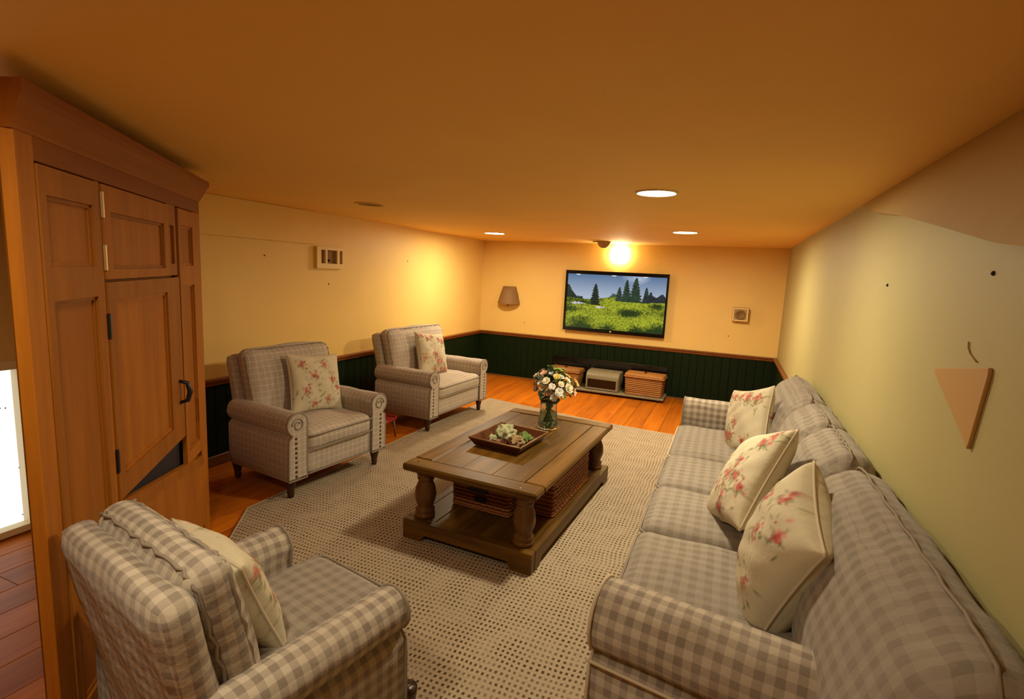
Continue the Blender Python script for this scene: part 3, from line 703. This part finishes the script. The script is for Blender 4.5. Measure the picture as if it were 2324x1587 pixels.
# ------------------------------------------------------------------ floral pillows
def pillow(label, loc, rot, size=.46, thick=.17, seed=0, clusters=9, dense_=False, spots=None):
    r = np.random.default_rng(seed); n = 96; g = np.linspace(-1, 1, n+1); X, Y = np.meshgrid(g, g)
    t_ = np.sqrt(np.clip((1-X**2)*(1-Y**2), 0, 1))**.75; h = size/2
    sx = X*(1-.09*(1-Y**2)*(X**2)); sy_ = Y*(1-.09*(1-X**2)*(Y**2))
    wr_ = .006*np.sin(7*X+5*Y+seed)*t_+.004*np.sin(13*Y-9*X)*t_
    vs, fs, col = [], [], []; m = n+1
    side = []
    base = np.array((.62, .54, .375))
    for s in (1, -1):
        C_ = np.empty((m, m, 3)); C_[:] = base
        cs = [(r.uniform(-.85, .85), r.uniform(-.85, .85)) for _ in range(clusters+4)] if not (spots and s == 1) else spots
        for (cx_, cy_) in cs:
            for _ in range(30 if dense_ else 22):
                a_, rr = r.uniform(0, 2*PI), abs(r.normal(0, .19)); ux, uy = cx_+rr*math.cos(a_), cy_+rr*math.sin(a_)-.05; w1, w2, an = r.uniform(.014, .03), r.uniform(.035, .085), r.uniform(0, PI)
                dx, dy = X-ux, Y-uy; p, q = dx*math.cos(an)+dy*math.sin(an), -dx*math.sin(an)+dy*math.cos(an)
                f = np.clip(1.4-np.hypot(p/w1, q/w2), 0, 1)[..., None]*r.uniform(.35, .85)
                C_ = C_*(1-f)+f*np.array(((.15, .19, .07), (.26, .26, .13), (.08, .13, .04))[r.integers(3)])
            for _ in range(24):
                a_, rr = r.uniform(0, 2*PI), abs(r.normal(0, .095)); ux, uy = cx_+rr*math.cos(a_), cy_+rr*math.sin(a_); w1 = r.uniform(.02, .042)
                f = np.clip(1.5-np.hypot((X-ux)/w1, (Y-uy)/(w1*r.uniform(.7, 1.3))), 0, 1)[..., None]*r.uniform(.5, .95)
                C_ = C_*(1-f)+f*np.array(((.50, .06, .06), (.56, .15, .12), (.36, .03, .04), (.62, .28, .22))[r.integers(4)])
        side.append((np.stack([sx*h, sy_*h, s*(thick/2*t_+wr_*.5)], -1), C_))
    V = np.concatenate([side[0][0].reshape(-1, 3), side[1][0].reshape(-1, 3)]); K = np.concatenate([side[0][1].reshape(-1, 3), side[1][1].reshape(-1, 3)])
    edge = lambda i, j: i in (0, n) or j in (0, n)
    for s in (0, 1):
        for j in range(n):
            for i in range(n):
                q = []
                for jj_, ii_ in ((j, i), (j, i+1), (j+1, i+1), (j+1, i)):
                    q.append(jj_*m+ii_ if (s == 0 or edge(ii_, jj_)) else m*m+jj_*m+ii_)
                fs.append(tuple(q) if s == 0 else tuple(q[::-1]))
    used = sorted({i for f in fs for i in f}); mp = {o_: k_ for k_, o_ in enumerate(used)}
    t = thing('throw_pillow', label, 'pillow', loc, 0, 'floral throw pillows'); t.rotation_euler = rot
    o = obj('cover', V[used].tolist(), [tuple(mp[i] for i in f) for f in fs], 'floral', t, True)
    ca = o.data.color_attributes.new('Col', 'FLOAT_COLOR', 'POINT'); cc = np.ones((len(used), 4), np.float32); cc[:, :3] = np.clip(K[used], 0, 1); ca.data.foreach_set('color', cc.ravel())
    ring = [(sx[0, i]*h, sy_[0, i]*h, 0) for i in range(0, n, 3)]+[(sx[i, n]*h, sy_[i, n]*h, 0) for i in range(0, n, 3)]+[(sx[n, n-i]*h, sy_[n, n-i]*h, 0) for i in range(0, n, 3)]+[(sx[n-i, 0]*h, sy_[n-i, 0]*h, 0) for i in range(0, n, 3)]
    tube('piping', ring, .0055, 'welt', t, 6, True)
    return t
def face(n_, roll=0.0):
    """euler that turns local +z to direction n_, local +y upwards"""
    z = Vector(n_).normalized(); y = Vector((0, 0, 1)); x = y.cross(z).normalized(); y = z.cross(x)
    m = Matrix((x, y, z)).transposed() @ Matrix.Rotation(roll, 3, 'Z'); return m.to_euler()
pillow('floral pillow with scattered red flowers on the armchair by the cabinet', (-3.0, 3.22, .705), face((1, -.18, .30), -.10), .47, .16, 1, spots=[(-.6, .62), (.25, .62), (-.2, .25), (.55, .1), (-.55, -.25), (-.25, -.72), (.25, -.6), (.72, -.2)])
pillow('densely flowered pillow on the armchair nearest the back corner', (-3.02, 5.03, .715), face((1, -.10, .30), -.12), .48, .16, 5, 13, True)
pillow('floral pillow squeezed into the left foreground armchair', (-1.402, 1.118, .615), face((.22, 1, .42), .05), .40, .17, 9, 10)
pillow('farthest floral pillow on the sofa, beside its far arm', (.20, 3.98, .70), face((-1, -.50, .25), .30), .48, .18, 12, 10)
pillow('middle floral pillow on the sofa, tilted onto one corner', (.17, 2.72, .72), face((-1, -.08, .52), .42), .52, .21, 16, 12)
pillow('nearest and largest floral pillow on the sofa', (.275, 2.05, .705), face((-1, -.06, .30), -.30), .50, .27, 22, 7, spots=[(-.45, .45), (.15, .25), (.0, -.45), (-.65, -.2), (.55, .65), (.6, -.35), (-.1, .85)])

# ------------------------------------------------------------------ coffee table
TW, TL, TH = .88, 1.60, .477; trot = -.05
tb = thing('coffee_table', 'heavy plank coffee table with turned legs and a lower shelf', 'coffee table', (-1.25, 3.35, .013), trot)
hx, hy = TW/2, TL/2
def pl(name, lo, hi, mat, parent=tb, bev=.004): return box(name, lo, hi, mat, parent, bev)
fwid = .13
pl('end_board', (-hx, -hy, TH-.045), (hx, -hy+fwid, TH), 'tablex', tb, .010)
pl('end_board', (-hx, hy-fwid, TH-.045), (hx, hy, TH), 'tablex', tb, .010)
pl('side_board', (-hx, -hy+fwid+.002, TH-.045), (-hx+fwid, hy-fwid-.002, TH), 'table', tb, .010)
pl('side_board', (hx-fwid, -hy+fwid+.002, TH-.045), (hx, hy-fwid-.002, TH), 'table', tb, .010)
iw = (TW-2*fwid-.004)/3
for k in range(3): pl('plank', (-hx+fwid+.003+k*iw, -hy+fwid+.003, TH-.04), (-hx+fwid+.003+(k+1)*iw-.002, hy-fwid-.003, TH-.004), 'table', tb, .003)
for s in (-1, 1):
    pl('apron', (-hx+.12, s*(hy-.105)-.012, TH-.085), (hx-.12, s*(hy-.105)+.012, TH-.045), 'tablex')
    pl('apron', (s*(hx-.105)-.012, -hy+.12, TH-.085), (s*(hx-.105)+.012, hy-.12, TH-.045), 'table')
sz = .125                                                               # top of the lower shelf
lz = TH-.045-sz
lp = [(.060, 0), (.064, .012), (.060, .024), (.054, .030), (.060, .040), (.060, .052), (.048, .064), (.050, .075), (.062, .11), (.067, .145), (.060, .19), (.046, .225), (.042, .236), (.052, .242), (.052, .252), (.046, .258), (.055, .268), (.058, lz)]
for sx in (-1, 1):
    for sy_ in (-1, 1): lathe('leg', lp, 'tableleg', tb, 22, loc=(sx*(hx-.105), sy_*(hy-.105), sz))
bx, by = hx-.01, hy-.01
nw = 5; pwid = (2*bx-.10)/nw
for k in range(nw): pl('shelf_plank', (-bx+.05+k*pwid+.0015, -by+.05, sz-.03), (-bx+.05+(k+1)*pwid-.0015, by-.05, sz-.001), 'table', tb, .003)
# plinth sides with bracket feet, mitred: each is a board with a cut-out below
for s in (-1, 1):
    pr = [(-bx, 0), (-bx+.13, 0), (-bx+.145, .035), (-bx+.16, .045), (bx-.16, .045), (bx-.145, .035), (bx-.13, 0), (bx, 0), (bx, sz), (-bx, sz)]
    prism('plinth_board', pr, s*(by-.025)-.027, s*(by-.025)+.027, 'tablex', tb, 'Y', .003)
    pr = [(-by+.053, 0), (-by+.13, 0), (-by+.145, .035), (-by+.16, .045), (by-.16, .045), (by-.145, .035), (by-.13, 0), (by-.053, 0), (by-.053, sz), (-by+.053, sz)]
    prism('plinth_board', pr, s*(bx-.025)-.027, s*(bx-.025)+.027, 'table', tb, 'X', .003)
for (px_, py_) in ((.33, -.76), (-.37, -.73), (-.37, .73), (.33, .73)):
    lathe('peg', [(0, .0025), (.004, .002), (.006, 0)], 'welt' if px_ > 0 and py_ < 0 else 'leg', tb, 8, loc=(px_, py_, TH))

# ------------------------------------------------------------------ wicker baskets
def basket(label, loc, rotz, w_, d_, h_, mat, taper=.0, rows=9, lid=False, slot=False, group=None, lean=0.0):
    t = thing('wicker_basket', label, 'basket', loc, rotz, group)
    def ring(z, off=0.0):
        k_ = 1-taper*(1-z/h_); return rrect((w_-.02)*k_+off*2, (d_-.02)*k_+off*2, .02*k_, 3, z)
    lo, hi = ring(.006), ring(h_-.004); n_ = len(lo)
    inn_h = [(x*.93, y*.93, z) for x, y, z in hi]; inn_l = [(x*.93, y*.93, .02) for x, y, z in lo]
    vs = lo+hi+inn_h+inn_l; fs = [tuple(range(n_))[::-1], tuple(range(3*n_, 4*n_))]
    for b_ in range(3): fs += [(b_*n_+i, b_*n_+(i+1) % n_, (b_+1)*n_+(i+1) % n_, (b_+1)*n_+i) for i in range(n_)]
    obj('liner', vs, fs, mat, t)
    # woven strands: one rippling strand per row, alternating in and out
    V, F = [], []; dz = (h_-.02)/rows
    for q in range(rows):
        z = .012+dz*(q+.5); pts = dense(ring(z, .003), True, .022); K = len(pts) - (len(pts) % 2); b0 = len(V)
        for i in range(K):
            p = pts[i]; out = Vector((p.x/w_, p.y/d_, 0)); out = Vector((math.copysign(1, p.x), 0, 0)) if abs(p.x)/w_ > abs(p.y)/d_ else Vector((0, math.copysign(1, p.y), 0))
            o_ = .0055*(1 if (i+q) % 2 else -.6); c_ = p+out*o_; hh = dz*.43
            V += [c_+out*.004+Vector((0, 0, 0)), c_+Vector((0, 0, hh)), c_-out*.004, c_+Vector((0, 0, -hh))]
        for i in range(K):
            j = (i+1) % K
            for s in range(4): F.append((b0+i*4+s, b0+j*4+s, b0+j*4+(s+1) % 4, b0+i*4+(s+1) % 4))
    o = obj('weave', [tuple(v) for v in V], F, mat, t, True); o['kind'] = 'stuff'
    tube('rim', dense(ring(h_, .002), True, .05), .009, mat, t, 6, True)
    tube('base_rim', dense(ring(.010, .003), True, .05), .007, mat, t, 6, True)
    if lid:
        l_ = cushion('lid', (w_+.012, d_+.012, .05), .014, mat, t, (0, 0, .008), (12, 8, 4), (0, 0, h_+.022), lump=.002)
        tube('lid_edge', dense(rrect(w_+.016, d_+.016, .02, 3, -.018), True, .05), .008, mat, l_, 6, True)
        o = lathe('knob', [(.012, 0), (.016, .008), (.02, .016), (.012, .026), (0, .028)], 'leg', l_, 10, loc=(0.0, -d_*.1, .026))
    if slot:
        box('handle_slot', (-.075, -d_/2-.012, h_*.60), (.055, -d_/2-.004, h_*.86), 'dark', t, .002)
        box('label_plate', (-.03, -d_/2-.014, h_*.34), (.05, -d_/2-.006, h_*.50), 'dark', t, .002)
    return t
def on_table(x, y, z): 
    c_, s_ = math.cos(trot), math.sin(trot); return (-1.25+x*c_-y*s_, 3.35+x*s_+y*c_, .013+z)
basket('brown wicker basket with a black handle slot on the left of the table shelf', on_table(-.07, -.25, sz), trot, .43, .46, .215, 'wickerd', .02, 8, slot=True, group='baskets under the coffee table')
basket('brown wicker basket with latticed side on the right of the table shelf', on_table(.285, .05, sz), trot, .18, .74, .215, 'wickerd', -.03, 7, group='baskets under the coffee table')

# ------------------------------------------------------------------ tray with dried arrangement
trc = on_table(-.065, -.085, TH); tr = thing('wooden_tray', 'square red brown wooden tray with flared sides on the coffee table', 'tray', (trc[0], trc[1], trc[2]), -.10)
tb_, tt_, thh = .165, .20, .055
box('base', (-tb_, -tb_-.02, 0), (tb_, tb_+.02, .010), 'tray', tr, .002)
for k in range(4):
    a_ = k*PI/2; la = (tb_+.02 if k % 2 else tb_); lb = (tt_+.02 if k % 2 else tt_); lc = (tb_ if k % 2 else tb_+.02); ld = (tt_ if k % 2 else tt_+.02)
    vv = [(-lc, la, .0), (lc, la, .0), (ld, lb, thh), (-ld, lb, thh), (-lc, la-.012, .0), (lc, la-.012, .0), (ld-.010, lb-.012, thh), (-ld+.010, lb-.012, thh)]
    R2 = Matrix.Rotation(a_+PI/2, 3, 'Z')
    s_ = obj('side', [tuple(R2 @ Vector(v)) for v in vv], [(0, 1, 2, 3), (7, 6, 5, 4), (0, 4, 5, 1), (3, 2, 6, 7), (0, 3, 7, 4), (1, 5, 6, 2)], 'tray', tr)
    tube('rim', [tuple(R2 @ Vector(v)) for v in ((-ld, lb-.006, thh), (ld, lb-.006, thh))], .006, 'trayrim', s_)
def lumpy(name, label, cat, loc, r, mat, seed, flat=.8, amp=.16, sub=4, group=None):
    bm = bmesh.new(); bmesh.ops.create_icosphere(bm, subdivisions=sub, radius=1); rr = random.Random(seed)
    ph = [(Vector((rr.uniform(-1, 1), rr.uniform(-1, 1), rr.uniform(-1, 1))).normalized()*rr.uniform(5, 15), rr.uniform(0, 6)) for _ in range(9)]
    for v in bm.verts:
        d = v.co.normalized(); k_ = 1+amp*sum(math.sin(d.dot(a_)+b_) for a_, b_ in ph)/3
        v.co = Vector((d.x*r*k_, d.y*r*k_, (d.z*flat*k_)*r+r*flat*.9))
    o = bm_obj(name, bm, mat, None, False); o.location = loc
    return tag(o, label, cat, group)
def in_tray(x, y, z=.011):
    c_, s_ = math.cos(-.10), math.sin(-.10); return (trc[0]+x*c_-y*s_, trc[1]+x*s_+y*c_, trc[2]+z)
lumpy('dried_hydrangea', 'large pale green dried hydrangea head in the wooden tray', 'flower head', in_tray(-.04, .02), .066, 'moss', 3, .8, .2)
for i, (x, y, r_, m_, nm, lb, ct) in enumerate(((-.125, .05, .035, 'moss', 'moss_ball', 'small pale moss ball left of the hydrangea in the tray', 'moss'), (-.12, -.085, .034, 'moss', 'moss_ball', 'small yellowish moss ball at the near left of the tray', 'moss'),
        (-.055, -.10, .02, 'husk', 'seed_pod', 'tiny tan seed pod at the near edge of the tray', 'seed pod'), (.125, .04, .055, 'mossg', 'moss_clump', 'spiky green moss clump at the right of the tray', 'moss'),
        (.115, -.09, .06, 'husk', 'dried_husk', 'tan dried husk cluster in the near right tray corner', 'dried husk'), (.05, -.045, .035, 'husk', 'seed_pod', 'tan seed pod in the middle right of the tray', 'seed pod'))):
    lumpy(nm, lb, ct, in_tray(x*.8, y*.8), r_*.85, m_, 20+i, .75, .26, 3)
V, F = [], []
for q in range(170):
    x, y = random.uniform(-.148, .148), random.uniform(-.155, .155); p = Vector(in_tray(x, y, .0125+random.uniform(0, .012))); a_ = random.uniform(0, 6.3); l_ = random.uniform(.010, .022)
    d1 = Vector((math.cos(a_), math.sin(a_), random.uniform(-.3, .5)))*l_; d2 = Vector((-math.sin(a_), math.cos(a_), random.uniform(-.2, .3)))*l_*.6; b0 = len(V)
    V += [p-d1, p+d2, p+d1, p-d2, p+Vector((0, 0, .004))]; F += [(b0, b0+1, b0+4), (b0+1, b0+2, b0+4), (b0+2, b0+3, b0+4), (b0+3, b0, b0+4), (b0+3, b0+2, b0+1, b0)]
o = obj('dried_petals', [tuple(v) for v in V], F, 'petalr'); tag(o, 'dark red dried petals strewn over the tray floor', 'petals'); o['kind'] = 'stuff'

# ------------------------------------------------------------------ vase and bouquet
vc = on_table(.03, .395, TH)
va = thing('glass_vase', 'clear glass vase of stems on the coffee table', 'vase', vc)
vp = [(.0, .0), (.070, .0), (.078, .006), (.080, .03), (.074, .08), (.066, .14), (.064, .19), (.070, .235), (.066, .235), (.060, .19), (.062, .14), (.069, .08), (.074, .03), (.070, .016), (.0, .014)]
lathe('glass', vp, 'glass', va, 28, cap=False)
lathe('water', [(.0, .017), (.067, .019), (.071, .03), (.066, .08), (.060, .13), (.0, .13)], 'water', va, 24, cap=False)
for q in range(18):  # pale pebbles put in to give white highlights at the vase base
    a_ = q*2.4; r0 = .058*math.sqrt((q % 9+.5)/9); o = lathe('pebble', [(0, -.009), (.009, -.007), (.0125, 0), (.009, .007), (0, .009)], 'pebble', va, 10, loc=(r0*math.cos(a_), r0*math.sin(a_), .030+.017*(q//9)))
    o.rotation_euler = (q*.7, q*1.3, 0)
bq = thing('flower_bouquet', 'mixed bouquet of white, cream and blush flowers in the glass vase', 'bouquet', vc)
def blossom_mesh(seed, layers, per, cup):
    rr = random.Random(seed); V, F = [], []
    for la in range(layers):
        f = (la+1)/layers; n_ = per+la
        for k in range(n_):
            a_ = 2*PI*(k+.5*la)/n_+rr.uniform(-.15, .15); op = .25+cup*f; rad = .35+.65*f
            dr = Vector((math.cos(a_), math.sin(a_), 0)); tg = Vector((-math.sin(a_), math.cos(a_), 0)); b0 = len(V)
            for u in (0, .35, .7, 1.0):
                c_ = dr*(u*rad*math.sin(op)+.05)+Vector((0, 0, u*rad*math.cos(op)*.9-.1*f)); wd = .42*rad*math.sin(PI*min(1, .15+u*.72))
                cv = dr*(-.12*wd)
                V += [c_-tg*wd+cv*-1, c_-dr*.06, c_+tg*wd+cv*-1]
            for u in range(3):
                for s in range(2): q = b0+u*3+s; F.append((q, q+1, q+4, q+3))
    return [tuple(v) for v in V], F
bl_me = {}
def petal_mesh(kind, col):
    if (kind, col) not in bl_me:
        V, F = blossom_mesh(kind, *((3, 4, .75), (3, 5, 1.0), (2, 5, .55))[kind])
        # a core joins the petals into one flower
        b0 = len(V); V.append((0, 0, -.12)); 
        me = bpy.data.meshes.new('blossom'); me.from_pydata(V[:-1], [], F); me.update(); me.materials.append(PETALS[col]); me.polygons.foreach_set('use_smooth', [True]*len(me.polygons)); bl_me[(kind, col)] = me
    return bl_me[(kind, col)]
def leaf_mesh():
    V, F = [], []
    for i, u in enumerate(np.linspace(0, 1, 6)):
        wd = .32*math.sin(PI*min(1, .06+u*.94)); z = .18*math.sin(u*2.4)
        V += [(-wd, u, z+.06), (0, u, z), (wd, u, z+.06)]
    for i in range(5):
        for s in range(2): q = i*3+s; F.append((q, q+1, q+4, q+3))
    me = bpy.data.meshes.new('leaf'); me.from_pydata(V, [], F); me.update(); me.polygons.foreach_set('use_smooth', [True]*len(me.polygons)); return me
lm = {}
for k_ in ('leaf', 'leafd'): lm[k_] = leaf_mesh(); lm[k_].materials.append(MT[k_])
bc_ = Vector((.03, 0, .33)); rr = random.Random(5)
fl_cols = ['white', 'cream', 'blush', 'white', 'cream', 'white', 'blush', 'lilac', 'yellow', 'green', 'cream', 'green', 'white', 'blush']
NB = 46
for q in range(NB):
    z = 1-1.55*(q+.5)/NB; a_ = q*2.39996; s_ = math.sqrt(max(0, 1-z*z)); d = Vector((s_*math.cos(a_), s_*math.sin(a_), z))
    rad = rr.uniform(.115, .155)*(1 if z > -.2 else .9); p = bc_+Vector((d.x*rad*1.08, d.y*rad*1.08, d.z*rad*.92))
    col = fl_cols[rr.randrange(len(fl_cols))]
    if d.x > .6 and z > -.1: col = rr.choice(['yellow', 'green', 'cream', 'yellow'])
    if d.x < -.3 and z > .75: col = 'peach'
    o = bpy.data.objects.new('blossom', petal_mesh(rr.randrange(3), col)); link(o, bq); o.location = p; o.scale = (rr.uniform(.026, .042),)*3
    o.rotation_mode = 'QUATERNION'; o.rotation_quaternion = (d+Vector((0, 0, .35))).to_track_quat('Z', 'Y')
for q in range(85):
    z = rr.uniform(-.75, .95); a_ = rr.uniform(0, 2*PI); s_ = math.sqrt(1-z*z); d = Vector((s_*math.cos(a_), s_*math.sin(a_), z)); rad = rr.uniform(.05, .125)
    o = bpy.data.objects.new('leaf', lm[rr.choice(['leaf', 'leafd', 'leafd'])]); link(o, bq); o.location = bc_+d*rad; sc_ = rr.uniform(.04, .075); o.scale = (sc_, sc_, sc_)
    o.rotation_mode = 'QUATERNION'; o.rotation_quaternion = (d+Vector((rr.uniform(-.6, .6), rr.uniform(-.6, .6), rr.uniform(-.3, .6)))).to_track_quat('Y', 'Z')
for q in range(16):
    a_ = q*2.4; r0 = .05*math.sqrt((q+.5)/16); tube('stem', [(r0*math.cos(a_+2.6), r0*math.sin(a_+2.6), .024), (r0*.4*math.cos(a_), r0*.4*math.sin(a_), .15), (bc_.x+.07*math.cos(a_)*math.sqrt((q+1)/16), .07*math.sin(a_)*math.sqrt((q+1)/16), .30)], .0042, 'stem', bq, 6)

# ------------------------------------------------------------------ low stand and baskets under the television
st = thing('low_shelf', 'low grey brown wooden stand on the floor under the television', 'shelf', (-1.60, 7.40, 0))
box('shelf_board', (-.88, -.19, .030), (.90, .20, .062), 'grey', st, .008)
for sx in (-1, 1):
    for y_ in (-.13, .13): lathe('foot', [(.022, 0), (.03, .01), (.028, .02), (.036, .032)], 'leg', st, 12, loc=(sx*.82, y_, 0))
box('back_board', (-.80, .20, .03), (.88, .218, .44), 'black', st, .004)
basket('honey wicker hamper at the left end of the low stand', (-2.13, 7.40, .064), -.03, .46, .28, .20, 'wicker', .05, 8, True, group='hampers on the low stand')
basket('honey wicker hamper with a coarse weave at the right end of the low stand', (-.98, 7.37, .064), -.03, .52, .30, .25, 'wicker', .05, 9, True, group='hampers on the low stand')
bb = thing('bread_box', 'grey olive roll top box with a black front between the wicker hampers', 'box', (-1.56, 7.40, .064), -.02)
pf = [(-.15, 0), (-.15, .17), (-.145, .20), (-.12, .235), (-.08, .255), (-.02, .262), (.13, .262), (.15, .25), (.15, 0)]
prism('case', pf, -.235, .235, 'grey', bb, 'X', .006)
box('front_window', (-.205, -.158, .03), (.205, -.149, .155), 'black', bb, .004)
frame('front_frame', [-.225, -.205, .205, .225], [.01, .03, .155, .175], {(1, 1)}, -.166, -.149, 'grey', bb)

# ------------------------------------------------------------------ small red stool between the armchairs
rb = thing('low_stool', 'small low red stool on the floor between two armchairs', 'stool', (-3.02, 4.07, 0), .1)
o = cushion('seat', (.27, .27, .03), .012, 'red', rb, n=(8, 8, 3), loc=(0, 0, .185), lump=0)
tube('rim', dense(rrect(.275, .275, .03, 4, .018), True), .009, 'red', o, 6, True)
for sx in (-1, 1):
    for sy_ in (-1, 1): tube('leg', [(sx*.125, sy_*.125, 0), (sx*.11, sy_*.11, .175)], [.008, .011], 'trim', rb, 8)
